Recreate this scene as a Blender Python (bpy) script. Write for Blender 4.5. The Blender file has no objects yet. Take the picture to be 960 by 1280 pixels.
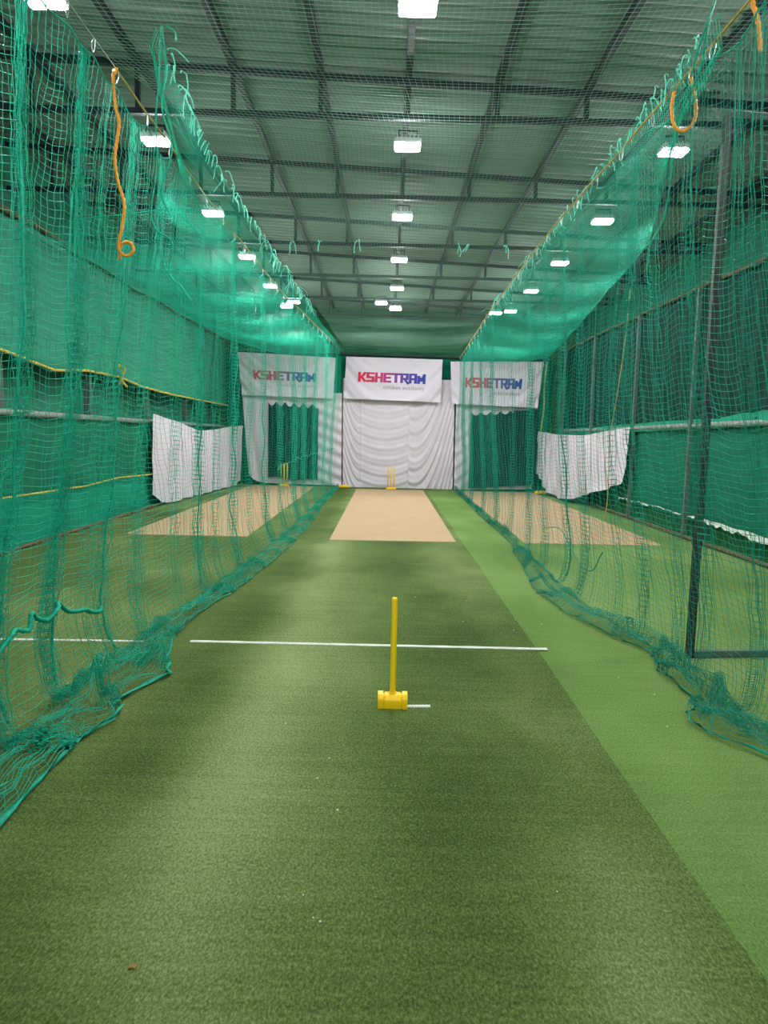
import bpy, bmesh, math, random
import numpy as np
from mathutils import Matrix, Vector
rng = np.random.default_rng(7)
random.seed(7)
SC = bpy.context.scene
COL = SC.collection
PI = math.pi

# ------------------------------------------------------------------ materials
def lin(c):
    return tuple(((v / 255) / 12.92 if v / 255 <= .04045 else ((v / 255 + .055) / 1.055) ** 2.4) for v in c) + (1,)

def new_mat(name):
    m = bpy.data.materials.new(name); m.use_nodes = True
    nt = m.node_tree
    return m, nt, nt.nodes['Principled BSDF']

def node(nt, kind, **kw):
    n = nt.nodes.new(kind)
    for k, v in kw.items(): setattr(n, k, v)
    return n

def simple(name, c, rough=.7, var=.12, scale=6, spec=.3, metal=0, bump=0, bscale=80):
    """Plain colour varied by procedural noise."""
    m, nt, b = new_mat(name)
    tc = node(nt, 'ShaderNodeTexCoord')
    nz = node(nt, 'ShaderNodeTexNoise'); nz.inputs['Scale'].default_value = scale; nz.inputs['Detail'].default_value = 4
    nt.links.new(tc.outputs['Object'], nz.inputs['Vector'])
    rp = node(nt, 'ShaderNodeValToRGB')
    l = lin(c)
    rp.color_ramp.elements[0].position = .3; rp.color_ramp.elements[1].position = .7
    rp.color_ramp.elements[0].color = tuple(v * (1 - var) for v in l[:3]) + (1,)
    rp.color_ramp.elements[1].color = tuple(min(1, v * (1 + var)) for v in l[:3]) + (1,)
    nt.links.new(nz.outputs['Fac'], rp.inputs['Fac'])
    nt.links.new(rp.outputs['Color'], b.inputs['Base Color'])
    b.inputs['Roughness'].default_value = rough
    b.inputs['Metallic'].default_value = metal
    b.inputs['Specular IOR Level'].default_value = spec
    if bump:
        n2 = node(nt, 'ShaderNodeTexNoise'); n2.inputs['Scale'].default_value = bscale
        nt.links.new(tc.outputs['Object'], n2.inputs['Vector'])
        bp = node(nt, 'ShaderNodeBump'); bp.inputs['Strength'].default_value = bump; bp.inputs['Distance'].default_value = .01
        nt.links.new(n2.outputs['Fac'], bp.inputs['Height']); nt.links.new(bp.outputs['Normal'], b.inputs['Normal'])
    return m

def shade_cloth(name, c, var=.25, stripes=0, axis='Y', c2=None):
    """Woven shade cloth: fine horizontal weave streaks plus broad tonal drift, optional folds tint."""
    m, nt, b = new_mat(name)
    tc = node(nt, 'ShaderNodeTexCoord')
    mp = node(nt, 'ShaderNodeMapping'); mp.inputs['Scale'].default_value = (.6, .6, 9)
    nt.links.new(tc.outputs['Object'], mp.inputs['Vector'])
    nz = node(nt, 'ShaderNodeTexNoise'); nz.inputs['Scale'].default_value = 1.3; nz.inputs['Detail'].default_value = 6; nz.inputs['Roughness'].default_value = .65
    nt.links.new(mp.outputs['Vector'], nz.inputs['Vector'])
    rp = node(nt, 'ShaderNodeValToRGB'); l = lin(c)
    rp.color_ramp.elements[0].position = .32; rp.color_ramp.elements[1].position = .7
    rp.color_ramp.elements[0].color = tuple(v * (1 - var) for v in l[:3]) + (1,)
    rp.color_ramp.elements[1].color = lin(c2) if c2 else tuple(min(1, v * (1 + var)) for v in l[:3]) + (1,)
    nt.links.new(nz.outputs['Fac'], rp.inputs['Fac'])
    nt.links.new(rp.outputs['Color'], b.inputs['Base Color'])
    b.inputs['Roughness'].default_value = .8; b.inputs['Specular IOR Level'].default_value = .15
    return m

def turf_mat(name, dark, mid, light, band=False):
    m, nt, b = new_mat(name)
    L = nt.links.new
    tc = node(nt, 'ShaderNodeTexCoord')
    big = node(nt, 'ShaderNodeTexNoise'); big.inputs['Scale'].default_value = .55; big.inputs['Detail'].default_value = 3; big.inputs['Roughness'].default_value = .5
    mpb = node(nt, 'ShaderNodeMapping'); mpb.inputs['Scale'].default_value = (1.3, .8, 1); mpb.inputs['Location'].default_value = (3.1, 1.7, 0)
    L(tc.outputs['Object'], mpb.inputs['Vector']); L(mpb.outputs['Vector'], big.inputs['Vector'])
    rows = node(nt, 'ShaderNodeTexNoise'); rows.inputs['Scale'].default_value = 1; rows.inputs['Detail'].default_value = 2
    mpr = node(nt, 'ShaderNodeMapping'); mpr.inputs['Scale'].default_value = (1.2, 22, 1)
    L(tc.outputs['Object'], mpr.inputs['Vector']); L(mpr.outputs['Vector'], rows.inputs['Vector'])
    fine = node(nt, 'ShaderNodeTexNoise'); fine.inputs['Scale'].default_value = 105; fine.inputs['Detail'].default_value = 3; fine.inputs['Roughness'].default_value = .75
    mpf = node(nt, 'ShaderNodeMapping'); mpf.inputs['Scale'].default_value = (1, .6, 1)
    L(tc.outputs['Object'], mpf.inputs['Vector']); L(mpf.outputs['Vector'], fine.inputs['Vector'])
    def math_(op, a, bb, c=None):
        n = node(nt, 'ShaderNodeMath', operation=op)
        for i, v in enumerate((a, bb, c)):
            if v is None: continue
            if isinstance(v, (int, float)): n.inputs[i].default_value = v
            else: L(v, n.inputs[i])
        return n.outputs[0]
    v = math_('MULTIPLY_ADD', big.outputs['Fac'], .95, .02)
    v = math_('MULTIPLY_ADD', rows.outputs['Fac'], .22, math_('SUBTRACT', v, .11))
    if band:   # brushed lighter and darker tracks worn along the run-up
        sx = node(nt, 'ShaderNodeSeparateXYZ'); L(tc.outputs['Object'], sx.inputs[0])
        for xc, w, amp in band:
            d = math_('DIVIDE', math_('ADD', sx.outputs['X'], math_('MULTIPLY_ADD', big.outputs['Fac'], .5, -.25 - xc)), w)
            g = math_('POWER', 2.718, math_('MULTIPLY', math_('MULTIPLY', d, d), -1.0))
            v = math_('MULTIPLY_ADD', g, amp, v)
    v = math_('MULTIPLY_ADD', fine.outputs['Fac'], 1.45, math_('SUBTRACT', v, .725))
    rp = node(nt, 'ShaderNodeValToRGB')
    e = rp.color_ramp.elements
    e[0].position = .12; e[0].color = lin(dark); e[1].position = .92; e[1].color = lin(light)
    n = e.new(.5); n.color = lin(mid)
    L(v, rp.inputs['Fac']); L(rp.outputs['Color'], b.inputs['Base Color'])
    b.inputs['Roughness'].default_value = .95; b.inputs['Specular IOR Level'].default_value = .08
    bp = node(nt, 'ShaderNodeBump'); bp.inputs['Strength'].default_value = .6; bp.inputs['Distance'].default_value = .01
    L(fine.outputs['Fac'], bp.inputs['Height']); L(bp.outputs['Normal'], b.inputs['Normal'])
    return m

def gradient_mat(name):
    """Crimson to violet to blue across the lettering (object X, letters built about their own origin)."""
    m, nt, b = new_mat(name)
    tc = node(nt, 'ShaderNodeTexCoord'); sx = node(nt, 'ShaderNodeSeparateXYZ')
    nt.links.new(tc.outputs['Generated'], sx.inputs[0])
    rp = node(nt, 'ShaderNodeValToRGB'); e = rp.color_ramp.elements
    e[0].position = 0; e[0].color = lin((214, 22, 60)); e[1].position = 1; e[1].color = lin((36, 52, 150))
    for p, c in ((.3, (190, 34, 92)), (.52, (120, 44, 125)), (.7, (74, 52, 150))):
        k = e.new(p); k.color = lin(c)
    nt.links.new(sx.outputs['X'], rp.inputs['Fac']); nt.links.new(rp.outputs['Color'], b.inputs['Base Color'])
    b.inputs['Roughness'].default_value = .6
    return m

def emit_mat(name, c, s):
    m, nt, b = new_mat(name)
    b.inputs['Base Color'].default_value = (1, 1, 1, 1)
    b.inputs['Emission Color'].default_value = c; b.inputs['Emission Strength'].default_value = s
    return m

M_FLOOR = turf_mat('turf_light', (72, 98, 46), (104, 134, 70), (134, 158, 100))
M_TURF = turf_mat('turf_dark', (48, 68, 31), (89, 110, 57), (138, 153, 102),
                  band=[(-.72, .30, .20), (.28, .42, -.17), (.95, .22, .05), (-1.25, .3, -.10)])
M_MAT = simple('beige_mat', (180, 154, 120), .9, .04, 3, .1, bump=.15, bscale=220)
M_LINE = simple('white_line', (200, 204, 196), .8, .1, 30, .2)
M_YEL = simple('yellow_plastic', (250, 205, 6), .42, .04, 8, .4)
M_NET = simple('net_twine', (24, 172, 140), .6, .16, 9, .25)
M_NETTOP = simple('roof_net_twine', (128, 168, 150), .6, .12, 7, .25)
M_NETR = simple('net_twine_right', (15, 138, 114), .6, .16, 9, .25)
M_NETROPE = simple('net_rope', (16, 160, 132), .6, .22, 25, .25)
M_TIE = simple('net_tie', (110, 220, 196), .6, .2, 20, .25)
M_ORANGE = simple('orange_rope', (226, 150, 52), .6, .15, 40, .25)
M_ROPEY = simple('tan_rope', (176, 150, 84), .7, .2, 30, .2)
M_YROPE = simple('yellow_rope', (206, 176, 58), .65, .2, 25, .2)
M_STEEL = simple('steel', (190, 195, 195), .35, .1, 20, .5, metal=.8)
M_BLACK = simple('black_steel', (38, 44, 44), .45, .5, 40, .4, bump=.2)
M_TRUSS = simple('truss_steel', (26, 38, 44), .6, .2, 8, .3)
M_PIPE = simple('grey_pipe', (128, 136, 130), .6, .25, 14, .3)
M_POST = simple('post_steel', (74, 86, 82), .6, .2, 8, .3)
M_POSTL = simple('post_light', (84, 98, 92), .6, .2, 8, .3)
M_GPIPE = simple('ground_pipe', (96, 84, 56), .7, .45, 16, .2)
M_DROPE = simple('dark_rope', (84, 80, 58), .8, .5, 22, .15)
M_ROOF = simple('roof_sheet', (112, 128, 120), .55, .10, 1.2, .3)
M_SHU = shade_cloth('shade_upper', (50, 134, 108), .22)
M_SHL = shade_cloth('shade_lower', (22, 104, 78), .25)
M_SHS = shade_cloth('shade_skirt', (20, 138, 108), .2)
M_SHB = shade_cloth('shade_back', (24, 92, 68), .35, c2=(72, 128, 92))
M_SHR = shade_cloth('shade_right', (6, 56, 46), .3)
M_SHR2 = shade_cloth('shade_right_low', (20, 104, 82), .25)
M_SHT = shade_cloth('shade_strip', (34, 140, 112), .2)
M_OUT = shade_cloth('outer_sheet', (44, 112, 88), .25)
M_GREENB = simple('back_green', (14, 98, 74), .85, .2, 4, .1)
M_DARKC = simple('dark_green_cloth', (20, 50, 50), .9, .12, 4, .1)
M_MIDC = simple('mid_green_cloth', (14, 104, 82), .9, .12, 4, .1)
M_WHITE = simple('white_cloth', (208, 199, 209), .85, .03, 3, .15)
M_BANNER = simple('banner_cloth', (212, 204, 216), .7, .02, 3, .25)
M_GREY = simple('grey_print', (140, 140, 156), .7, .05, 10, .2)
M_WPLAS = simple('white_plastic', (224, 226, 220), .5, .1, 12, .4)
M_HOUS = simple('lamp_housing', (200, 204, 204), .4, .05, 10, .4)
M_LAMP = emit_mat('lamp_face', (1, 1, 1, 1), 365)
M_SCRAP = simple('dry_scrap', (150, 116, 70), .9, .3, 60, .1)
M_GRAD = gradient_mat('letter_gradient')
M_SKIRT = simple('dark_turf_edge', (40, 92, 52), .95, .25, 8, .05)

# ------------------------------------------------------------------ builders
def link(name, me, mat, parent=None):
    o = bpy.data.objects.new(name, me); COL.objects.link(o)
    if mat: me.materials.append(mat)
    if parent: o.parent = parent
    return o

def tag(o, label=None, cat=None, group=None, kind=None):
    if label: o['label'] = label
    if cat: o['category'] = cat
    if group: o['group'] = group
    if kind: o['kind'] = kind
    return o

def empty(name, label, cat, loc=(0, 0, 0), rz=0, group=None):
    o = bpy.data.objects.new(name, None); COL.objects.link(o)
    o.location = loc; o.rotation_euler = (0, 0, rz); o.empty_display_size = .1
    return tag(o, label, cat, group)

def np_mesh(name, verts, quads, smooth=True):
    me = bpy.data.meshes.new(name)
    verts = np.ascontiguousarray(verts, dtype=np.float32).reshape(-1, 3)
    quads = np.ascontiguousarray(quads, dtype=np.int32).reshape(-1, 4)
    nq = len(quads)
    me.vertices.add(len(verts)); me.vertices.foreach_set('co', verts.ravel())
    me.loops.add(nq * 4); me.loops.foreach_set('vertex_index', quads.ravel())
    me.polygons.add(nq); me.polygons.foreach_set('loop_start', np.arange(0, nq * 4, 4, dtype=np.int32))
    if smooth: me.polygons.foreach_set('use_smooth', np.ones(nq, dtype=bool))
    me.update(calc_edges=True); me.validate()
    return me

def grid_quads(nu, nv):
    i = np.arange(nu - 1)[:, None] * nv + np.arange(nv - 1)[None, :]
    return np.stack([i, i + nv, i + nv + 1, i + 1], -1).reshape(-1, 4)

def sheet(name, fn, nu, nv, mat, parent=None):
    u, v = np.meshgrid(np.linspace(0, 1, nu), np.linspace(0, 1, nv), indexing='ij')
    return link(name, np_mesh(name, np.stack(fn(u, v), -1), grid_quads(nu, nv)), mat, parent)

def strands(P, r, ok=None):
    """Triangular tubes along axis 1 of P (strand count, nodes, 3)."""
    P = np.asarray(P, float); n, k, _ = P.shape
    T = np.gradient(P, axis=1); T /= np.linalg.norm(T, axis=2, keepdims=True) + 1e-9
    ref = np.array([.36, .48, .8])
    A = np.cross(T, ref); A /= np.linalg.norm(A, axis=2, keepdims=True) + 1e-9
    B = np.cross(T, A)
    r = r(P)[..., None] if callable(r) else r
    V = np.stack([P + r * (A * math.cos(a) + B * math.sin(a)) for a in (0, 2 * PI / 3, 4 * PI / 3)], 2)  # n,k,3,3
    base = (np.arange(n)[:, None] * k + np.arange(k - 1)[None, :]) * 3
    if ok is not None: base = base[ok[:, 1:] & ok[:, :-1]]
    q = []
    for c in range(3):
        d = (c + 1) % 3
        q.append(np.stack([base + c, base + d, base + 3 + d, base + 3 + c], -1).reshape(-1, 4))
    return V.reshape(-1, 3), np.concatenate(q)

def net_mesh(name, P, r, ok=None):
    v1, q1 = strands(P, r, ok); v2, q2 = strands(np.swapaxes(P, 0, 1), r, None if ok is None else ok.T)
    V, Q = np.concatenate([v1, v2]), np.concatenate([q1, q2 + len(v1)])
    if ok is not None:
        used, inv = np.unique(Q, return_inverse=True); V, Q = V[used], inv.reshape(Q.shape)
    return np_mesh(name, V, Q)

def smooth_path(pts, n=8):
    p = np.array(pts, float)
    if len(p) < 3:
        t = np.linspace(0, 1, n * 2)[:, None]; return p[0] * (1 - t) + p[-1] * t
    q = np.vstack([2 * p[0] - p[1], p, 2 * p[-1] - p[-2]]); out = []
    for i in range(1, len(q) - 2):
        for t in np.linspace(0, 1, n, endpoint=False):
            a, b, c, d = q[i - 1:i + 3]
            out.append(.5 * (2 * b + (c - a) * t + (2 * a - 5 * b + 4 * c - d) * t * t + (3 * b - a - 3 * c + d) * t ** 3))
    out.append(p[-1]); return np.array(out)

def tube_arrays(path, r, sides=6, twist=0, lobes=0):
    P = np.array(path, float); k = len(P)
    T = np.gradient(P, axis=0); T /= np.linalg.norm(T, axis=1, keepdims=True) + 1e-9
    A = np.zeros_like(P); a = np.cross(T[0], (.31, .52, .79)); a /= np.linalg.norm(a)
    for i in range(k):
        a = a - T[i] * a.dot(T[i]); a /= np.linalg.norm(a) + 1e-9; A[i] = a
    B = np.cross(T, A)
    L = np.concatenate([[0], np.cumsum(np.linalg.norm(np.diff(P, axis=0), axis=1))])
    rr = np.broadcast_to(np.asarray(r, float), (k,))
    V = []
    for s in range(sides):
        an = 2 * PI * s / sides + twist * L
        q = rr * (1 + (.22 * np.cos(lobes * 2 * PI * s / sides) if lobes else 0))
        V.append(P + (A * np.cos(an)[:, None] + B * np.sin(an)[:, None]) * q[:, None])
    V = np.stack(V, 1).reshape(-1, 3)
    base = np.arange(k - 1) * sides; q = []
    for s in range(sides):
        d = (s + 1) % sides
        q.append(np.stack([base + s, base + d, base + sides + d, base + sides + s], -1))
    q = np.concatenate(q)
    caps = []
    if sides % 2 == 0:
        for o in (0, (k - 1) * sides):
            for j in range(1, sides - 2, 2): caps.append([o, o + j, o + j + 1, o + j + 2])
    return V, np.concatenate([q, np.array(caps)]) if caps else q

def tube(name, pts, r, mat, parent=None, sides=6, n=8, twist=0, lobes=0, raw=False):
    path = np.array(pts, float) if raw else smooth_path(pts, n)
    v, q = tube_arrays(path, r, sides, twist, lobes)
    return link(name, np_mesh(name, v, q), mat, parent)

def multi_tube(name, paths, r, mat, parent=None, sides=6):
    V, Q, o = [], [], 0
    for p in paths:
        v, q = tube_arrays(p, r, sides); V.append(v); Q.append(q + o); o += len(v)
    return link(name, np_mesh(name, np.concatenate(V), np.concatenate(Q)), mat, parent)

def bm_box(bm, c, s, bevel=0, rot=None):
    r = bmesh.ops.create_cube(bm, size=1)
    vs = r['verts']
    bmesh.ops.scale(bm, verts=vs, vec=s)
    if bevel:
        es = list({e for v in vs for e in v.link_edges})
        rb = bmesh.ops.bevel(bm, geom=es, offset=bevel, segments=2, affect='EDGES', profile=.5)
        vs = list({v for f in rb['faces'] for v in f.verts} | {v for v in vs if v.is_valid})
        fs = {f for v in vs for f in v.link_faces}; vs = list({v for f in fs for v in f.verts})
    if rot: bmesh.ops.rotate(bm, verts=vs, cent=(0, 0, 0), matrix=rot)
    bmesh.ops.translate(bm, verts=vs, vec=c)

def from_bm(name, bm, mat, parent=None, smooth=False):
    me = bpy.data.meshes.new(name); bm.to_mesh(me); bm.free()
    if smooth:
        for p in me.polygons: p.use_smooth = True
    return link(name, me, mat, parent)

def boxobj(name, c, s, mat, parent=None, bevel=0):
    bm = bmesh.new(); bm_box(bm, c, s, bevel); return from_bm(name, bm, mat, parent)

def bar_between(name, a, b, w, mat, parent=None):
    """Square steel section from a to b (ends cut square)."""
    a, b = Vector(a), Vector(b); d = b - a; q = d.to_track_quat('Z', 'Y').to_matrix()
    bm = bmesh.new(); bm_box(bm, (0, 0, 0), (w, w, d.length), .004)
    bmesh.ops.rotate(bm, verts=bm.verts, cent=(0, 0, 0), matrix=q); bmesh.ops.translate(bm, verts=bm.verts, vec=(a + b) / 2)
    return from_bm(name, bm, mat, parent)

class Noise:
    """Smooth random field as a sum of sines."""
    def __init__(s, seed, n=6, f=1):
        g = np.random.default_rng(seed)
        s.k = g.normal(size=(n, 3)) * f; s.p = g.uniform(0, 2 * PI, n); s.n = n
    def __call__(s, x, y=0, z=0):
        o = 0
        for i in range(s.n): o = o + np.sin(s.k[i, 0] * x + s.k[i, 1] * y + s.k[i, 2] * z + s.p[i])
        return o / math.sqrt(s.n) * .8

def lut(pts):
    p = sorted(pts); xs = [a[0] for a in p]; ys = [a[1] for a in p]
    return lambda x: np.interp(x, xs, ys)

# ------------------------------------------------------------------ camera
F_PX = 880
yc = np.array([3 / F_PX, 99 / F_PX, -1.0]); yc /= np.linalg.norm(yc)
rr_ = math.radians(1.2)
zc = np.array([math.sin(rr_), math.cos(rr_), 0]); zc -= yc * zc.dot(yc); zc /= np.linalg.norm(zc)
xc = np.cross(yc, zc)
cam = bpy.data.cameras.new('camera'); co = bpy.data.objects.new('camera', cam); COL.objects.link(co)
Mw = Matrix([list(xc), list(yc), list(zc)]).to_4x4(); Mw.translation = (0, 0, 1.75)
co.matrix_world = Mw
cam.sensor_fit = 'HORIZONTAL'; cam.sensor_width = 36; cam.lens = 36 * F_PX / 960; cam.clip_start = .05; cam.clip_end = 100
SC.camera = co

# ------------------------------------------------------------------ setting
XL, XR, Y0, YB = -5.3, 5.38, -3.0, 22.6
def back_y(x): return YB - .09 * x
tag(sheet('floor', lambda u, v: (-5.6 + u * 12.8, Y0 + v * 26.6, u * 0), 2, 2, M_FLOOR), 'light green artificial turf floor of the practice hall', kind='structure')

def corrug(u, v):
    x = -6.2 + u * 12.6; y = Y0 + v * 26.5
    ph = (y / .2) % 1
    prof = np.clip((np.abs(ph - .5) - .22) / .1, -1, 1) * .02
    return x, y, 5.58 - .045 * (x - .2) + prof
tag(sheet('ceiling', corrug, 3, 1325, M_ROOF), 'grey green corrugated metal roof sheeting', kind='structure')
tag(sheet('wall_left', lambda u, v: (XL - .25 + 0 * u, Y0 + u * 26.4, v * 6.2), 2, 2, M_OUT), kind='structure')
tag(sheet('wall_right', lambda u, v: (XR + .45 + 0 * u, Y0 + u * 26.4, v * 5.7), 2, 2, M_OUT), kind='structure')
nb = Noise(3, 6, 1.2)
tag(sheet('wall_back', lambda u, v: (XL - .25 + u * 11.4, back_y(XL + u * 11.1) + .02 + .05 * nb(u * 8, v * 14), v * 6.2), 120, 80, M_SHB), kind='structure')

# playing surfaces
def slab(name, x0, x1, y0, y1, z, h, mat, label, cat, jag=0, group=None, skew=0):
    bm = bmesh.new(); n = 30
    top = []
    for i in range(n + 1):
        t = i / n; yy = y0 + (y1 - y0) * t
        top.append((bm.verts.new((x0 + jag * math.sin(i * 2.1), yy, z)), bm.verts.new((x1 + jag * math.sin(i * 1.3 + 1), yy + skew, z))))
    bot = [(bm.verts.new((a.co.x, a.co.y, z - h)), bm.verts.new((b.co.x, b.co.y, z - h))) for a, b in top]
    for i in range(n):
        a, b = top[i], top[i + 1]; c, d = bot[i], bot[i + 1]
        bm.faces.new((a[0], a[1], b[1], b[0])); bm.faces.new((c[0], d[0], d[1], c[1]))
        bm.faces.new((a[0], b[0], d[0], c[0])); bm.faces.new((a[1], c[1], d[1], b[1]))
    bm.faces.new((top[0][1], top[0][0], bot[0][0], bot[0][1])); bm.faces.new((top[n][0], top[n][1], bot[n][1], bot[n][0]))
    bmesh.ops.recalc_face_normals(bm, faces=bm.faces)
    return tag(from_bm(name, bm, mat), label, cat, group)

slab('turf_strip', -5.2, 1.27, Y0, 22.0, .008, .008, M_TURF, 'darker worn strip of artificial turf running down the hall to a straight seam', 'turf', .006)
slab('batting_mat', -.885, 1.165, 11.25, 21.6, .014, .006, M_MAT, 'beige batting mat in the centre lane before the far yellow stumps', 'mat', skew=.06)
slab('batting_mat', -4.25, -2.25, 11.42, 22.2, .014, .006, M_MAT, 'beige batting mat seen through the left side net', 'mat')
slab('batting_mat', 2.3, 4.58, 11.38, 21.7, .006, .006, M_MAT, 'beige batting mat seen through the right side net', 'mat', skew=.06)
def line(x0, y0, x1, y1, w, label, z=.0125):
    n = 24; d = np.array([x1 - x0, y1 - y0]); nrm = np.array([-d[1], d[0]]) / np.linalg.norm(d)
    bm = bmesh.new(); pr = []
    for i in range(n + 1):
        t = i / n; c = np.array([x0, y0]) + d * t; ww = w * (1 + .18 * math.sin(i * 2.7)) / 2
        pr.append((bm.verts.new((*(c - nrm * ww), z)), bm.verts.new((*(c + nrm * ww), z))))
    for a, b in zip(pr, pr[1:]): bm.faces.new((a[0], b[0], b[1], a[1]))
    ex = bmesh.ops.extrude_face_region(bm, geom=list(bm.faces))
    bmesh.ops.translate(bm, verts=[v for v in ex['geom'] if isinstance(v, bmesh.types.BMVert)], vec=(0, 0, -.0045))
    bmesh.ops.recalc_face_normals(bm, faces=bm.faces)
    return tag(from_bm('crease_line', bm, M_LINE), label, 'line')
line(-1.58, 5.645, 1.36, 5.632, .05, 'long white crease line across the centre lane behind the single stump')
line(-4.6, 5.56, -1.95, 5.615, .04, 'white crease line on the turf of the left lane')
line(.1, 4.345, .318, 4.36, .035, 'short white bowling crease stub beside the single stump base')

# ------------------------------------------------------------------ roof steel
def roof_z(x): return 5.55 - .045 * (x - .2)
PURL = [-4.9, -3.9, -2.75, -1.72, -.78, .16, 1.12, 2.08, 3.1, 4.1, 5.1]
TY = [2.8, 5.42, 8.02, 10.62, 13.22, 15.82, 18.42, 21.0]
ORD = ['nearest overhead, cropped by the top of the photo', 'second from the camera', 'third from the camera, spanning just above the largest middle lamp', 'fourth from the camera', 'fifth from the camera', 'sixth from the camera', 'seventh from the camera', 'farthest, close to the back wall']
for k, ty in enumerate(TY):
    if k == 0: continue
    t = empty('roof_truss', 'dark steel roof truss, ' + ORD[k], 'truss', (0, ty, 5.13), group='dark steel trusses under the roof')
    bar_between('top_chord', (-5.6, 0, roof_z(-5.6) - .06 - 5.13), (5.7, 0, roof_z(5.7) - .06 - 5.13), .065, M_TRUSS, t)
    bar_between('bottom_chord', (-5.6, 0, .02), (5.7, 0, -.02), .06, M_TRUSS, t)
    for px in PURL:
        bar_between('web', (px, 0, 0), (px, 0, roof_z(px) - .08 - 5.13), .05, M_TRUSS, t)
pn = ['leftmost', 'second from the left wall', 'third from the left wall', 'fourth from the left wall', 'left of the middle lamp row', 'above the middle lamp row', 'just right of the middle lamp row', 'fifth from the right wall', 'third from the right wall', 'second from the right wall', 'rightmost']
for px, nm in zip(PURL, pn):
    tag(bar_between('roof_purlin', (px, Y0, roof_z(px) - .02), (px, back_y(px) - .1, roof_z(px) - .02), .07, M_TRUSS), 'dark steel purlin running the length of the roof, ' + nm, 'purlin', 'purlins along the roof')

# ------------------------------------------------------------------ lamps
def lamp_parts(t):
    bm = bmesh.new(); bm_box(bm, (0, 0, .045), (.30, .22, .06), .02)
    for i in range(6): bm_box(bm, (-.115 + i * .046, 0, .085), (.008, .17, .035))
    from_bm('housing', bm, M_HOUS, t)
    bm = bmesh.new(); bm_box(bm, (0, 0, .005), (.28, .20, .03), .014)
    from_bm('diffuser', bm, M_LAMP, t)
    bm = bmesh.new(); bm_box(bm, (-.1, 0, .12), (.014, .03, .12)); bm_box(bm, (.1, 0, .12), (.014, .03, .12)); bm_box(bm, (0, 0, .18), (.214, .03, .014))
    from_bm('bracket', bm, M_TRUSS, t)
LY = [5.7 + 2.6 * k for k in range(-1, 6)]
rown = {-2.65: 'left', .17: 'middle', 3.15: 'right'}
posn = ['overhead at the camera', 'nearest the camera', 'second from the camera', 'third from the camera', 'fourth from the camera', 'fifth from the camera', 'sixth from the camera']
proto = None
def place_lamp(loc, label):
    global proto
    if proto is None:
        proto = empty('ceiling_lamp', label, 'lamp', loc, group='white LED lamps under the roof'); lamp_parts(proto); return proto
    o = proto.copy(); COL.objects.link(o); o.location = loc; o['label'] = label
    for ch in proto.children:
        c = ch.copy(); COL.objects.link(c); c.parent = o
    return o
for x, nm in rown.items():
    for k, y in enumerate(LY):
        place_lamp((x, y, 4.93), f'glowing white LED lamp under the roof, {posn[k]} in the {nm} row')
for loc, nm in (((-2.45, 18.6, 5.04), 'brighter spare lamp just right of the far end of the left row'), ((2.75, 18.6, 4.86), 'brighter spare lamp just left of the far end of the right row'), ((-.2, 18.3, 5.0), 'spare lamp beside the far end of the middle row')):
    place_lamp(loc, 'glowing white ' + nm)

# ------------------------------------------------------------------ left wall dressing
nw = Noise(11, 6, .9); nw2 = Noise(12, 8, 3.0)
def wall_sheet(name, x, y0, y1, zt, zb, mat, label, cat, amp=.03, zsag=0, vert=0, nu=220, nv=40):
    def fn(u, v):
        y = y0 + u * (y1 - y0)
        t = zt(y) if callable(zt) else zt; b = zb(y) if callable(zb) else zb
        z = t + (b - t) * v
        d = amp * nw(y * 1.4, z * 2) + amp * .5 * nw2(y, z * 1.5)
        if vert: d = d + vert * np.sin(y * 2 * PI / .42 + 1.5 * nw(y * .6))
        return x + d, y, z
    return tag(sheet(name, fn, nu, nv, mat), label, cat)
nz3 = Noise(21, 5, 1.4)
topL = lambda y: 4.62 - .008 * (y - 9.8) + .02 * nz3(y)
ropeL2 = lut([(-3, 2.9), (9.6, 2.735), (11, 2.60), (12.2, 2.70), (13.6, 2.71), (15, 2.60), (17, 2.55), (22.8, 2.52)])
ropeL3 = lut([(-3, .8), (9.6, .77), (12, .74), (13.5, .79), (15.8, .73), (22.8, .72)])
wall_sheet('shade_cloth', -5.2, Y0, 22.9, topL, lambda y: ropeL2(y) - .0, M_SHU, 'teal shade cloth covering the upper part of the left wall', 'shade cloth', .025)
wall_sheet('shade_cloth', -5.24, Y0, 22.9, 1.94, lambda y: ropeL3(y) - .04, M_SHL, 'dark green shade cloth under the grey rail on the left wall', 'shade cloth', .02)
wall_sheet('shade_cloth', -5.19, Y0, 22.9, lambda y: ropeL3(y), .04, M_SHS, 'bright teal cloth skirt along the foot of the left wall', 'shade cloth', .03)
ys = np.linspace(Y0, 22.9, 160)
def wob(y, s, a): return a * Noise(s, 6, 2.2)(y)
tube('yellow_rope', np.stack([-5.13 + 0 * ys, ys, ropeL2(ys)], 1), .022, M_YROPE, raw=True); tag(bpy.context.scene.objects['yellow_rope'], 'yellow rope along the lower edge of the upper shade cloth on the left wall', 'rope')
tag(tube('yellow_rope', np.stack([-5.12 + 0 * ys, ys, ropeL3(ys)], 1), .014, M_YROPE, raw=True), 'yellow rope low on the left wall, along the top of the teal skirt', 'rope')
tag(tube('yellow_rope_knot', [(-5.08, 13.5, 2.56), (-5.05, 13.62, 2.74), (-5.1, 13.55, 2.92), (-5.02, 13.66, 2.86), (-5.06, 13.6, 2.66), (-5.0, 13.7, 2.52)], .02, M_YROPE), 'loose knot of yellow rope tied on the left wall rope', 'knot')
dr = np.stack([-5.14 + wob(ys, 31, .015), ys, topL(ys)], 1)
tag(tube('edge_rope', dr, .036 + .014 * np.abs(Noise(5, 5, 6)(ys)), M_DROPE, raw=True), 'frayed dark rope along the top edge of the left wall shade cloth', 'rope')
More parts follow.
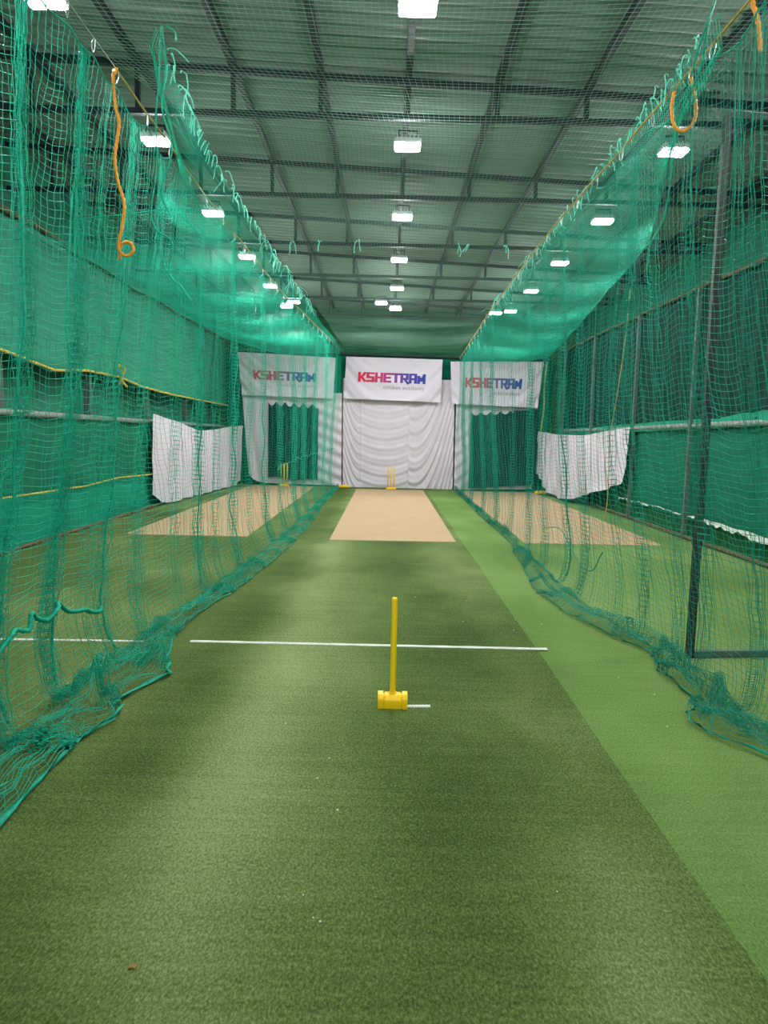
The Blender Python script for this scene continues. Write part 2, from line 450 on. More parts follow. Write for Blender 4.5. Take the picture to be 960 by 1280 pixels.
tag(tube('rail_pipe', [(-5.2, Y0, 1.98), (-5.2, 10, 1.92), (-5.2, 22.9, 1.84)], .05, M_PIPE, sides=8), 'grey horizontal rail pipe at head height on the left wall', 'pipe')
tag(tube('ground_pipe', [(-5.12, Y0, .035), (-5.12, 22.9, .035)], .032, M_GPIPE, sides=8), 'brown border pipe on the turf along the foot of the left wall', 'pipe')
for y, nm in ((6.6, 'nearest the camera'), (9.72, 'at the left edge of the photo'), (12.65, 'just right of the second net bundle'), (15.65, 'by the near edge of the white cloth'), (18.65, 'behind the left white cloth')):
    tag(boxobj('wall_post', (-5.32, y, 2.3), (.11, .11, 4.6), M_POST, bevel=.008), 'dark grey steel post on the left wall, ' + nm, 'post', 'posts on the left wall')

# ------------------------------------------------------------------ right wall dressing
topR = lambda y: 4.31 + .015 * nz3(y + 4)
midR = lut([(-3, 2.28), (8, 2.2), (9.9, 2.17), (11.2, 2.10), (13, 2.08), (15.2, 2.05), (18, 2.0), (22.4, 1.98)])
wall_sheet('shade_cloth', 5.34, Y0, 21.95, topR, lambda y: midR(y) - .05, M_SHR, 'very dark green ribbed cloth on the upper part of the right wall', 'shade cloth', .015, vert=.022, nu=900)
wall_sheet('shade_cloth', 5.28, Y0, 21.95, lambda y: midR(y) + .015 * nw2(y * 2), lambda y: midR(y) - .17, M_SHT, 'narrow teal strip of cloth above the grey rail on the right wall', 'shade cloth', .02)
wall_sheet('shade_cloth', 5.34, Y0, 21.95, 1.95, lambda y: .34 + .02 * nw2(y), M_SHR2, 'green shade cloth below the rail on the right wall', 'shade cloth', .03)
wall_sheet('turf_upstand', 5.4, Y0, 21.95, .42, 0.0, M_SKIRT, 'dark green turf edging along the foot of the right wall', 'turf', .012)
wall_sheet('plastic_sheet', 5.30, 8.5, 15.9, lambda y: .42 + .018 * nw2(y * 1.3), lambda y: .42 - .09 * np.clip((13.5 - y) / 4, .10, 1) + .03 * nw2(y * 4 + 3), M_WPLAS, 'crumpled strip of white plastic low on the right wall', 'plastic strip', .02)
tag(tube('rail_pipe', [(5.3, Y0, 2.06), (5.3, 10, 2.0), (5.3, 15.2, 1.955), (5.3, 21.95, 1.9)], .05, M_PIPE, sides=8), 'grey horizontal rail pipe at head height on the right wall', 'pipe')
ysr = np.linspace(Y0, 21.95, 160)
tag(tube('edge_rope', np.stack([5.28 + wob(ysr, 33, .012), ysr, topR(ysr)], 1), .026 + .01 * np.abs(Noise(6, 5, 6)(ysr)), M_DROPE, raw=True), 'tan rope along the top edge of the right wall cloth', 'rope')
tag(tube('ground_pipe', [(5.28, Y0, .04), (5.28, 21.95, .04)], .035, M_GPIPE, sides=8), 'brown border pipe on the turf along the foot of the right wall', 'pipe')
for y, nm in ((9.3, 'nearest the camera'), (12.3, 'just beside the black frame upright'), (15.15, 'at the near edge of the right white cloth'), (18.2, 'behind the right white cloth'), (21.2, 'near the back corner')):
    tag(boxobj('wall_post', (5.24 if y > 16 else 5.27, y, 2.15), (.07, .07, 4.3), M_POSTL, bevel=.008), 'grey steel post on the right wall, ' + nm, 'post', 'posts on the right wall')

# side white cloths
nf = Noise(41, 6, 1)
def hang_cloth(name, a, b, zt, zb, mat, label, seedv, folds=.03, flen=.5, inward=1):
    n1 = Noise(seedv, 6, 2.2); n2 = Noise(seedv + 1, 6, 6)
    a = np.array(a); b = np.array(b); nrm = np.array([b[1] - a[1], a[0] - b[0]]); nrm = nrm / np.linalg.norm(nrm) * inward
    Ld = np.linalg.norm(b - a)
    def fn(u, v):
        t, bo = zt(u), zb(u); z = t + (bo - t) * v
        s = u * Ld
        d = folds * (.3 + .9 * v) * np.sin(2 * PI * s / flen + 2.5 * n1(s * .6, v * .7)) + folds * .8 * n1(s, z) + folds * .25 * n2(s, z)
        return a[0] + (b[0] - a[0]) * u + nrm[0] * d, a[1] + (b[1] - a[1]) * u + nrm[1] * d, z
    return tag(sheet(name, fn, 160, 70, mat), label, 'cloth')
hang_cloth('white_cloth', (-5.06, 15.35), (-4.55, 22.3), lut([(0, 2.06), (.2, 1.92), (.42, 1.70), (.62, 1.74), (.8, 1.84), (1, 1.88)]), lut([(0, .30), (.05, .10), (.12, .04), (.5, .05), (.9, .06), (1, .16)]), M_WHITE, 'white cloth hung low on the left wall beside the left mat', 51, .035, .9, 1)
hang_cloth('white_cloth', (5.12, 15.05), (4.66, 21.9), lut([(0, 1.97), (.25, 1.86), (.4, 1.79), (.7, 1.80), (.9, 1.86), (1, 1.9)]), lut([(0, .80), (.25, .45), (.5, .12), (.66, .03), (.82, .16), (.9, .45), (1, .60)]), M_WHITE, 'white cloth hung on the right wall with a rounded lower edge', 55, .04, .7, -1)

# ------------------------------------------------------------------ back wall: cloths and banners
def bk(x, z, off=0.):
    s = (22.45 - off) / (21.4 + .09 * x)
    return np.array([x * s, 21.4 * s, 1.75 + (z - 1.75) * s])
def quad(c, off):
    tl, tr, bl, br = [bk(x, z, off) for x, z in c]
    return lambda u, v: ((1 - v)[..., None] * ((1 - u)[..., None] * tl + u[..., None] * tr) + v[..., None] * ((1 - u)[..., None] * bl + u[..., None] * br))
def drape(name, c, off, dfn, mat, label, cat, parent=None, nu=150, nv=150, bottom=None, top=None):
    q = quad(c, off)
    def fn(u, v):
        vv = v
        t0 = top(u) if top else 0 * u; b0 = bottom(u) if bottom else 0 * u
        vv = t0 + (1 - b0 - t0) * v
        p = q(u, vv); d = dfn(u, vv)
        return p[..., 0], p[..., 1] - d, p[..., 2]
    o = sheet(name, fn, nu, nv, mat, parent)
    return tag(o, label, cat) if label else o

def swag_panel(u, v, u0, u1, c, k, amp, skew=0, ph=0):
    """Catenary folds between two seams."""
    w = np.clip((u - u0) / (u1 - u0), 0, 1); xn = 2 * w - 1
    inside = ((u >= u0) & (u <= u1)).astype(float)
    phase = k * (v - c * (1 - (xn - skew) ** 2)) * 2 * PI + ph
    return inside * amp * (np.sin(phase) + .4 * np.sin(2.3 * phase + 1)) * (.25 + .75 * v)
n5 = Noise(61, 6, 9)
def clothC_d(u, v):
    d = swag_panel(u, v, 0, .17, .10, 9, .016, .9) + swag_panel(u, v, .17, .6, .055, 9, .015) + swag_panel(u, v, .6, 1, .30, 6.5, .028, -.75, 1)
    return d + .008 * n5(u * .6, v) + .01 * np.exp(-((u - .17) / .008) ** 2) + .01 * np.exp(-((u - .6) / .008) ** 2)
drape('sight_screen', ((-1.33, 3.35), (2.02, 3.36), (-1.30, .09), (2.05, .075)), .12, clothC_d, M_WHITE, 'large white sight screen cloth with sagging folds behind the centre stumps', 'cloth', nu=220, nv=240)
n6 = Noise(63, 6, 7)
def vert_d(seed, k, amp):
    n = Noise(seed, 6, 4)
    return lambda u, v: amp * np.sin(2 * PI * k * u + 1.4 * n(u, v * .5)) * (.4 + .6 * v) + amp * .6 * n(u * 2, v * 2)
def clothL_d(u, v):
    left = np.clip((.45 - u) / .1, 0, 1)
    return left * vert_d(70, 7, .03)(u, v) + (1 - left) * (.03 * np.sin(2 * PI * (8 * v - 4.5 * u + .6 * u * u)) + .01 * n6(u, v))
drape('sight_screen', ((-4.36, 2.9), (-1.36, 2.9), (-4.14, .16), (-1.34, .12)), .12, clothL_d, M_WHITE, 'white sight screen cloth at the end of the left lane', 'cloth',
      bottom=lambda u: .10 * np.exp(-u / .05))
drape('sight_screen', ((2.08, 2.9), (4.52, 2.9), (2.09, .07), (4.45, .13)), .12, lambda u, v: .03 * np.sin(2 * PI * (7 * v + 5 * u)) * (1 - u) + .015 * n6(u, v) + .03 * u * np.sin(2 * PI * 5 * u), M_WHITE, 'white sight screen cloth at the end of the right lane', 'cloth')
# dark green cloths over them with scalloped tops
drape('green_cloth', ((-3.57, 2.62), (-2.07, 2.56), (-3.58, .34), (-2.06, .26)), .26, vert_d(72, 6, .045), M_DARKC, 'dark green cloth with a scalloped top hung over the left white screen', 'cloth',
      top=lambda u: .055 * np.abs(np.sin(PI * (5.5 * u + .12))) ** 1.5, bottom=lambda u: .012 * np.sin(9 * u))
drape('green_cloth', ((2.54, 2.42), (4.6, 2.54), (2.53, .12), (4.54, .27)), .26, vert_d(74, 5, .03), M_DARKC, 'dark green cloth hung over the right white screen', 'cloth',
      top=lambda u: .045 * np.abs(np.sin(PI * 7 * u)) * (u < .62))
# dark batten above the banners
tag(tube('top_batten', [tuple(bk(-4.6, 4.09, .05)), tuple(bk(0, 4.03, .05)), tuple(bk(4.75, 3.99, .05))], .03, M_BLACK), 'black batten along the top of the three banners on the back wall', 'batten')
# green strip behind the centre/left gap
drape('green_backing', ((-4.85, 4.05), (4.95, 4.0), (-4.85, .03), (4.95, .03)), .0, vert_d(78, 9, .012), M_GREENB, 'deep green backing cloth behind the white screens on the back wall', 'cloth', nu=120, nv=40)

# lettering as stroke outlines on a 0..1 cell
ST = {
 'K': [[(0, 0), (0, 1)], [(.12, .5), (.42, .5), (1, 1)], [(.42, .5), (1, 0)]],
 'S': [[(1, 1), (0, 1), (0, .5), (1, .5), (1, 0), (0, 0)]],
 'H': [[(0, 0), (0, 1)], [(1, 0), (1, 1)], [(0, .5), (1, .5)]],
 'E': [[(1, 1), (0, 1), (0, 0), (1, 0)], [(0, .5), (.9, .5)]],
 'T': [[(-.05, 1), (1.05, 1)], [(.5, 1), (.5, 0)]],
 'R': [[(0, 0), (0, 1), (1, 1), (1, .42), (.15, .42)], [(.5, .42), (1.15, -.12)]],
 'A': [[(0, 0), (0, 1), (1, 1), (1, 0)], [(0, .42), (1, .42)]],
 'M': [[(0, 0), (0, .72), (.5, .3), (1, .95), (1, 0)]],
}
def letter_quads(word, cw, gap, w, aspect):
    """Returns quads (in unit em: height 1) for the stroke letters."""
    out = []; x = 0
    for ch in word:
        for st in ST[ch]:
            for (ax, ay), (bx, by) in zip(st, st[1:]):
                a = np.array([x + ax * cw * .8, ay]); b = np.array([x + bx * cw * .8, by])
                d = (b - a); L = np.hypot(d[0] * aspect, d[1]); 
                dx, dy = d[0] * aspect / L, d[1] / L
                ex = np.array([dx * w / 2 / aspect, dy * w / 2]); nx = np.array([-dy * w / 2 / aspect, dx * w / 2])
                a2, b2 = a - ex, b + ex
                out.append([a2 - nx, b2 - nx, b2 + nx, a2 + nx])
        x += cw + gap
    return np.array(out), x - gap
def lettering(banner, c, off, dfn, word_uv, mat, name, word=None, text=None):
    """Print on the banner cloth: every vertex follows the cloth's own folds, 6 mm proud."""
    q = quad(c, off); u0, v0, u1, v1 = word_uv
    V, Fc = [], []
    if word:
        Q, W = letter_quads(word, 1.0, .26, .26, .62)
        for s, poly in enumerate(Q):
            n = 7
            for i in range(n):
                for j in range(2):
                    t = i / (n - 1); p0 = poly[0] * (1 - t) + poly[1] * t; p1 = poly[3] * (1 - t) + poly[2] * t
                    p = p0 if j == 0 else p1
                    V.append((p[0] / (W - .2), p[1], s * .00004))
            o = s * n * 2
            for i in range(n - 1): Fc.append([o + i * 2, o + i * 2 + 2, o + i * 2 + 3, o + i * 2 + 1])
    else:
        cu = bpy.data.curves.new('t', 'FONT'); cu.body = text; cu.size = 1; cu.resolution_u = 2
        to = bpy.data.objects.new('t', cu); COL.objects.link(to)
        me = bpy.data.meshes.new_from_object(to.evaluated_get(bpy.context.evaluated_depsgraph_get()))
        P = np.array([v.co[:] for v in me.vertices]); Fc = [list(p.vertices) for p in me.polygons]
        P[:, 0] -= P[:, 0].min(); P[:, 0] /= P[:, 0].max(); mx = P[:, 1].max()
        V = [(a, b / mx, 0) for a, b, _ in P]
        bpy.data.objects.remove(to); bpy.data.curves.remove(cu); bpy.data.meshes.remove(me)
    V = np.array(V); u = u0 + (u1 - u0) * V[:, 0]; v = v1 + (v0 - v1) * V[:, 1]
    p = q(u, v); p[:, 1] -= dfn(u, v) + .008 + V[:, 2]
    me = bpy.data.meshes.new(name); me.from_pydata(p.tolist(), [], Fc); me.update()
    return link(name, me, mat, banner)

def banner_d(seed, amp=.035):
    n = Noise(seed, 5, 3)
    return lambda u, v: amp * np.sin(2 * PI * (1.9 * (v - .55 * (1 - (2 * u - 1) ** 2)) + .2)) * np.clip(.35 + v * .8, 0, 1) + .3 * amp * np.sin(2 * PI * (3.6 * (v - .8 * (1 - (2 * u - 1) ** 2)))) + .25 * amp * n(u * 2, v)
for c, uv, uv2, seed, lab, cutcorner in (
    (((-1.245, 3.985), (1.63, 3.955), (-1.30, 2.75), (1.615, 2.69)), (.15, .375, .82, .56), (.40, .645, .83, .735), 81, 'white banner with red to blue block lettering on the centre of the back wall', 0),
    (((-4.49, 4.055), (-1.56, 3.945), (-4.36, 2.79), (-1.62, 2.74)), (.155, .42, .79, .595), (.45, .68, .80, .76), 83, 'white lettered banner on the back wall behind the left side net', 0),
    (((1.87, 3.905), (4.66, 3.95), (1.95, 2.66), (4.53, 2.585)), (.17, .395, .775, .58), (.46, .665, .785, .75), 85, 'white lettered banner on the back wall behind the right side net', 1)):
    r = empty('banner', lab, 'banner', tuple(bk((c[0][0] + c[1][0]) / 2, c[2][1], .3)))
    inv = Matrix.Translation(-r.location)
    df = banner_d(seed)
    parts = [drape('fabric', c, .33, df, M_BANNER, None, None, r, 100, 60),
             lettering(r, c, .33, df, uv, M_GRAD, 'lettering', word='KSHETRAM'),
             lettering(r, c, .33, df, uv2, M_GREY, 'small_lettering', text='cricket academy')]
    parts[1]['label'] = 'block capital lettering fading from red to blue'; parts[2]['label'] = 'small grey lettering'
    for p in parts: p.data.transform(inv)
    for p in parts[1:]: p.parent = parts[0]

# ------------------------------------------------------------------ stumps
def rev_profile(bm, prof, seg=20, c=(0, 0)):
    rings = []
    for rad, z in prof:
        rings.append([bm.verts.new((c[0] + rad * math.cos(2 * PI * i / seg), c[1] + rad * math.sin(2 * PI * i / seg), z)) for i in range(seg)])
    for a, b in zip(rings, rings[1:]):
        for i in range(seg): bm.faces.new((a[i], a[(i + 1) % seg], b[(i + 1) % seg], b[i]))
    bm.faces.new(rings[0][::-1]); bm.faces.new(rings[-1])
    for f in bm.faces: f.smooth = len(f.verts) == 4
t = empty('cricket_stump', 'single bright yellow cricket stump on a block base in the centre lane', 'cricket stump', (.075, 4.35, .008))
bm = bmesh.new(); rev_profile(bm, [(.0185, .04), (.0185, .1), (.0185, .4), (.0183, .700), (.017, .708), (.012, .712), (.009, .709), (.0085, .70)]); from_bm('stump', bm, M_YEL, t)
bm = bmesh.new()
def oct_block(bm, x0, x1, d, h, ch):
    """Chamfered block section running along x."""
    prof = [(-d / 2, 0), (d / 2, 0), (d / 2, h - ch), (d / 2 - ch, h), (-d / 2 + ch, h), (-d / 2, h - ch)]
    A = [bm.verts.new((x0, y, z)) for y, z in prof]; B = [bm.verts.new((x1, y, z)) for y, z in prof]
    n = len(prof)
    for i in range(n): bm.faces.new((A[i], A[(i + 1) % n], B[(i + 1) % n], B[i]))
    bm.faces.new(A[::-1]); bm.faces.new(B)
oct_block(bm, -.052, .052, .105, .088, .03)
oct_block(bm, -.0945, -.06, .112, .092, .026); oct_block(bm, .06, .0945, .112, .092, .026)
oct_block(bm, -.0605, -.0515, .096, .078, .024); oct_block(bm, .0515, .0605, .096, .078, .024)
rev_profile(bm, [(.026, .08), (.026, .094), (.022, .098)], 20)
bmesh.ops.recalc_face_normals(bm, faces=bm.faces)
bs = from_bm('base', bm, M_YEL, t)
bv = bs.modifiers.new('bevel', 'BEVEL'); bv.width = .005; bv.segments = 2; bv.limit_method = 'ANGLE'
def wicket(x, y, label, w=.19):
    t = empty('wicket', label, 'wicket', (x, y, .014))
    for k in (-1, 0, 1):
        bm = bmesh.new(); rev_profile(bm, [(.017, .03), (.017, .70), (.012, .712), (.006, .714)], 12, (k * w / 2, 0)); from_bm('stump', bm, M_YEL, t)
    bm = bmesh.new(); bm_box(bm, (0, 0, .025), (w + .12, .09, .05), .012); bm_box(bm, (0, 0, .055), (w + .06, .05, .016), .006); from_bm('base', bm, M_YEL, t)
wicket(.175, 22.05 - .35, 'set of three yellow stumps on a base before the centre white screen')
wicket(-3.2, 22.2, 'set of three yellow stumps on a base in the left lane, seen through the net')
def lone_base(x, y, label, rz):
    bm = bmesh.new(); bm_box(bm, (0, 0, .035), (.34, .12, .07), .015)
    for k in (-1, 0, 1): rev_profile(bm, [(.03, .06), (.03, .085), (.022, .085)], 12, (k * .1, 0))
    o = from_bm('stump_base', bm, M_YEL); o.location = (x, y, .008); o.rotation_euler = (0, 0, rz); return tag(o, label, 'stump base')
lone_base(4.72, 21.35, 'low yellow stump base on the turf at the right end of the back wall', .2)
lone_base(-1.30, 22.1, 'low yellow stump base at the foot of the back wall beside the left net', .1)

# ------------------------------------------------------------------ nets
H_L = lut([(23.0, -1.44), (17, -1.46), (12.17, -1.40), (10.1, -1.44), (8.6, -1.52), (7.7, -1.59), (6.47, -1.74), (5.7, -1.74), (5.2, -1.62), (4.76, -1.49), (4.45, -1.66), (4.3, -1.68), (4.0, -1.56), (3.73, -1.68), (3.4, -1.68), (2.9, -1.64), (2.2, -1.7)])
F_L = lut([(23, -1.62), (15, -1.75), (10, -1.86), (7, -2.0), (5.6, -2.1), (4.4, -2.16), (2.2, -2.12)])
H_R = lut([(23, 2.12), (22, 2.15), (15.2, 2.06), (11.3, 2.06), (9.5, 1.87), (8.0, 1.72), (6.9, 1.78), (6.1, 2.0), (5.54, 2.2), (5.18, 2.07), (4.9, 2.09), (4.52, 2.10), (4.19, 1.90), (3.96, 1.97), (3.7, 2.2), (2.2, 2.3)])
F_R = lut([(23, 2.25), (15, 2.22), (10, 2.2), (7, 2.24), (5.5, 2.38), (4.2, 2.44), (2.2, 2.5)])
RX_L = lut([(2, -1.97), (5.3, -2.0), (8, -2.05), (13, -2.0), (23, -1.42)])
RX_R = lut([(2, 2.09), (5, 2.08), (9, 2.0), (14, 2.02), (23, 2.22)])
RZ_L = lut([(2, 4.32), (10, 4.3), (23, 4.26)]); RZ_R = lut([(2, 4.32), (10, 4.3), (23, 4.06)])
CELL = .047
def side_net(name, mat, label, RX, RZ, Fx, Hx, y0, y1, gather, bund, seed, rings, lean):
    n1 = Noise(seed, 7, 1.3); n2 = Noise(seed + 1, 7, 3.5); n3 = Noise(seed + 2, 8, 9); n4 = Noise(seed + 3, 7, 4)
    sf = np.linspace(y0, y1, 6000); ds = sf[1] - sf[0]
    Lf = gather * (y1 - y0); N = int(Lf / CELL) + 1
    nw_ = int(4.25 / CELL); nfl = 28
    tj = np.linspace(0, 1, N); P = np.zeros((nw_ + nfl, N, 3))
    for i in range(nw_ + nfl):
        h = min(1, i / (nw_ - 1)); q = max(0, (i - nw_ + 1) / nfl)
        rho = np.full_like(sf, .75 + .0 * h)
        for (sc_, a, w) in bund:
            ww = w * (1 + .7 * h * abs(math.sin(sc_ * 7)))
            c = sc_ + lean * h * (.5 + .5 * math.sin(sc_ * 3.1) ** 2) + .06 * math.sin(h * 5 + sc_ * 9)
            rho = rho + a * np.exp(-((sf - c) / ww) ** 2)
        rho = rho * (1 + .22 * n2(sf * 1.0, h * 1.2))
        cum = np.cumsum(np.clip(rho, .3, None)); cum = (cum - cum[0]) / (cum[-1] - cum[0])
        s = np.interp(tj, cum, sf); dens = np.interp(s, sf, rho)
        tt = tj * Lf
        sag = np.zeros_like(s)
        rg = np.array(rings); k = np.clip(np.searchsorted(rg, s) - 1, 0, len(rg) - 2)
        fr = np.clip((s - rg[k]) / (rg[k + 1] - rg[k]), 0, 1)
        sag = .10 * np.sin(PI * fr) * (rg[k + 1] - rg[k]) / .7
        ztop = RZ(s) - .09 - sag
        x0, xf, xh = RX(s), Fx(s), Hx(s)
        exc = np.clip(dens - .9, 0, 5)
        fold = (.010 + .014 * np.sqrt(exc)) * (np.sin(2 * PI * tt / .23 + 3.5 * n1(s * .8, h) + 2.5 * n3(tt * .25, h)) + .5 * np.sin(2 * PI * tt / .13 + 4 * n2(s, h))) * min(1, .25 + h * 1.6)
        bil = .05 * n1(s * .9, h * 2.4) * math.sin(PI * min(1, h * .9 + .05)) + .006 * n3(s, h * 9)
        zz = ztop + (.05 - ztop) * h
        x = x0 + (xf - x0) * h ** 1.2 + fold * (1 - .3 * q) + bil
        low = np.clip((.55 - zz) / .5, 0, 1)
        x = x + (xh - xf) * .22 * low ** 2
        if q > 0:
            qq = q ** .8
            x = (xf + (xh - xf) * .22) * (1 - qq) + xh * qq + .03 * n4(s * 1.2, q * 3) * (1 - q * .6) + fold * .6
            zz = .022 + ((.075 if mat is M_NET else .09) * (1 + 1.5 * np.exp(-((s - 4.7) / .7) ** 2)) * (1 + n4(s * 1.6 + 5, q * 4)) * math.sin(PI * min(1, q * .95)) + .02 * (1 + np.sin(tt * 40 + 9 * q)) * q) * .75
            s = s + .05 * n4(s * 2 + 9, q * 5) * q
        zz = zz + .012 * n3(s * .7, h * 5) * (h < 1)
        P[i] = np.stack([x, s, np.maximum(zz, .014)], 1)
    root = empty(name, label, 'net', (float(Hx(10)), 10, 0))
    mv = Matrix.Translation(-root.location)
    me = net_mesh('netting', P, lambda q: np.interp(q[..., 1], [3, 8, 11.5, 13, 22], [.0019, .0015, .0010, .0014, .0013])); me.transform(mv); link('netting', me, mat, root)
    # hem rope twisted along the lower edge
    hem = P[-1, ::3].copy(); hem[:, 2] = .022 + .012 * np.abs(np.sin(np.arange(len(hem)) * .7))
    o = tube('hem_rope', hem, np.interp(hem[:, 1], [4.6, 6], [.0135 if mat is M_NET else .009, .007]), M_NETROPE if mat is M_NET else mat, root, 6, raw=True, twist=60, lobes=3); o.data.transform(mv)
    top = P[0, ::2]
    o = tube('head_rope', top, .006, M_NETROPE, root, 5, raw=True); o.data.transform(mv)
    # bundles: cords laced down the gathered folds
    for b, (sc_, a, w) in enumerate(bund):
        if a < 6: continue
        j = np.array([np.argmin(np.abs(P[i, :, 1] - (sc_ + lean * min(1, i / (nw_ - 1)) * (.5 + .5 * math.sin(sc_ * 3.1) ** 2)))) for i in range(nw_)])
        path = P[np.arange(nw_), j]; kern = np.ones(9) / 9
        path = np.stack([np.convolve(np.pad(path[:, c], 4, mode='edge'), kern, 'valid') for c in range(3)], 1)
        o = tube('gather_cord', path, .0075, M_NETROPE if mat is M_NET else mat, root, 6, raw=True, twist=40, lobes=3); o.data.transform(mv)
    return root, P, mv

def ring_mesh():
    pts = [(.0, .018 * math.cos(a), -.045 + .05 * math.sin(a)) for a in np.linspace(0, 2 * PI, 21)]
    v, q = tube_arrays(np.array(pts), .0035, 6); m = np_mesh('carabiner', v, q); m.materials.append(M_STEEL); return m
RING = ring_mesh()
rgL = [2.6, 3.3, 4.0, 4.6, 5.0, 5.42] + [5.42 + .68 * k for k in range(1, 26)]
rgR = [2.6, 3.4, 4.2, 4.9, 5.25] + [5.25 + .68 * k for k in range(1, 26)]
bL = [(3.35, 6, .06), (4.12, 11, .05), (4.86, 12, .055), (5.3, 3, .05), (5.75, 7, .07), (6.45, 5, .06), (7.1, 2.5, .08), (7.9, 6, .07), (8.7, 3, .06), (9.5, 6, .09), (10.4, 3, .08), (11.5, 6, .1), (12.8, 4, .1), (14.2, 5, .12), (15.9, 4, .12), (17.6, 4, .14), (19.4, 4, .15), (21.2, 4, .15)]
bR = [(3.2, 3, .08), (4.25, 2.5, .06), (4.55, 4, .05), (5.15, 3, .06), (5.7, 2, .05), (6.25, 5, .06), (6.75, 3, .05), (7.8, 3, .07), (8.5, 6, .07), (9.5, 3, .09), (10.6, 4, .1), (12.2, 3, .1), (14, 4, .12), (16, 3, .12), (18, 4, .14), (20.3, 4, .15)]
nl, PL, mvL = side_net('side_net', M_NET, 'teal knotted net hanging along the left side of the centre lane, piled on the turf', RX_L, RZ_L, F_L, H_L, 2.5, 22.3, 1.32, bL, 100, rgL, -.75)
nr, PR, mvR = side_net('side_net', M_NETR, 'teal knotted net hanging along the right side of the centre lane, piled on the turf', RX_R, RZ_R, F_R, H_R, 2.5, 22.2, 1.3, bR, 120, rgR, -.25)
for root, rg, RX, RZ in ((nl, rgL, RX_L, RZ_L), (nr, rgR, RX_R, RZ_R)):
    for y in rg:
        if y > 22: continue
        o = bpy.data.objects.new('carabiner', RING); COL.objects.link(o); o.parent = root
        o.location = Vector((float(RX(y)), y, float(RZ(y)))) - root.location; o.rotation_euler = (random.uniform(-.3, .3), 0, random.uniform(-.7, .7))
# seam rope on the left net with a thick twisted near end
nsr = Noise(140, 6, 2.5)
yy = np.linspace(12.0, 22, 200); zz = np.interp(yy, [12, 15, 22], [1.12, 1.2, 1.26]) + .03 * nsr(yy * 1.5)
kk = np.argmin(np.abs(PL[:, :, 2].mean(1) - 1.1))
xx = np.interp(yy, PL[kk, :, 1], PL[kk, :, 0]) + .01
o = tube('seam_rope', np.stack([xx, yy, zz], 1), .006, M_NETROPE, nl, 5, raw=True); o.data.transform(mvL)
o = tube('drawstring', [(-2.0, 3.3, .48), (-2.0, 3.5, .52), (-2.02, 3.61, .555), (-2.0, 3.70, .62), (-2.02, 3.78, .625), (-1.99, 3.86, .605), (-2.0, 3.92, .68), (-2.03, 4.02, .63), (-2.02, 4.14, .585), (-2.0, 4.24, .63), (-2.03, 4.31, .645), (-2.03, 4.42, .57), (-2.03, 4.56, .53), (-2.02, 4.68, .51), (-2.03, 4.78, .47), (-2.02, 4.9, .44), (-2.03, 4.96, .46)], .0145, M_NETROPE, nl, 6, 8, twist=50, lobes=3); o.data.transform(mvL)
# right net: limp seam cord near the mat
o = tube('seam_rope', [(2.12, 9.2, .55), (2.16, 8.6, .62), (2.18, 8.1, .45), (2.2, 7.7, .32), (2.2, 7.3, .36), (2.2, 7.1, .52), (2.2, 7.0, .6)], .006, M_NETR, nr, 5); o.data.transform(mvR)

# overhead nets
def loose_tie(p, seed, ln=.16):
    g = np.random.default_rng(seed); pts = [np.array(p)]
    d = np.array([g.normal() * .35, g.normal() * .3, .55])
    for k in range(6):
        pts.append(pts[-1] + d * ln / 6); d = d * .8 + np.array([g.normal() * .28, g.normal() * .25, -.6 + .2 * g.normal()])
    return smooth_path(pts, 4)
def overhead(name, label, xa, xb, y0, y1, zf, cell, r, mat, seed, tie_line=None, edge=None, edge_z=None):
    """Net between two x(y) border curves."""
    n1 = Noise(seed, 6, .9); n2 = Noise(seed + 1, 7, 3)
    ny = int((y1 - y0) / cell); wmax = max(abs(float(xb(y)) - float(xa(y))) for y in np.linspace(y0, y1, 40)); nx = max(3, int(wmax / cell))
    Y = np.linspace(y0, y1, ny)
    P = np.zeros((ny, nx, 3)); q = np.linspace(0, 1, nx); ok = np.ones((ny, nx), bool) if edge else None; E = []
    for i, y in enumerate(Y):
        a, b = float(xa(y)), float(xb(y)); xs = (a + np.sign(b - a) * np.minimum(q * wmax, abs(b - a)) if edge else a + (b - a) * q)
        P[i, :, 0] = xs + .01 * n2(xs, y); P[i, :, 1] = y + .01 * n2(y, xs) ; P[i, :, 2] = zf(xs, y, np.clip(np.abs(xs - a) / (abs(b - a) + 1e-6), 0, 1)) + .02 * n1(xs * 1.5, y * 1.2)
        if edge: ok[i] = q * wmax <= abs(b - a) + cell; E.append(P[i, -1].copy())
    root = empty(name, label, 'net', (float(P[ny // 2, nx // 2, 0]), float(P[ny // 2, nx // 2, 1]), 4.3)); mv = Matrix.Translation(-root.location)
    me = net_mesh('netting', P, r, ok); me.transform(mv); link('netting', me, mat, root)
    if edge is not None:
        o = tube('edge_cord', np.array(E), .009, mat, root, 5, raw=True); o.data.transform(mv)
    if tie_line is not None:
        g = np.random.default_rng(seed + 5)
        for k, p in enumerate(tie_line):
            o = multi_tube('tie', [loose_tie(np.array(p) + g.normal(size=3) * .015, seed * 100 + k * 3 + j, .10 + .08 * g.random() + (.05 if p[1] > 10 else 0)) for j in range(2)], .0046, M_TIE, root, 5); o.data.transform(mv)
    return root, P, mv
zsag = lambda x, y, q: 4.42 - .10 * np.sin(PI * q) - .05 * np.sin(PI * ((y - 9.8) / 3.9 % 1.0))
FL = lut([(4.9, -1.58), (5.3, -1.63), (6.5, -1.72), (8, -1.78), (11, -1.75), (15.6, -1.67), (22.4, -1.36)])
FR = lut([(4.6, 2.0), (5.3, 2.03), (6.2, 2.05), (8.4, 2.07), (15.7, 2.13), (22.3, 2.28)])
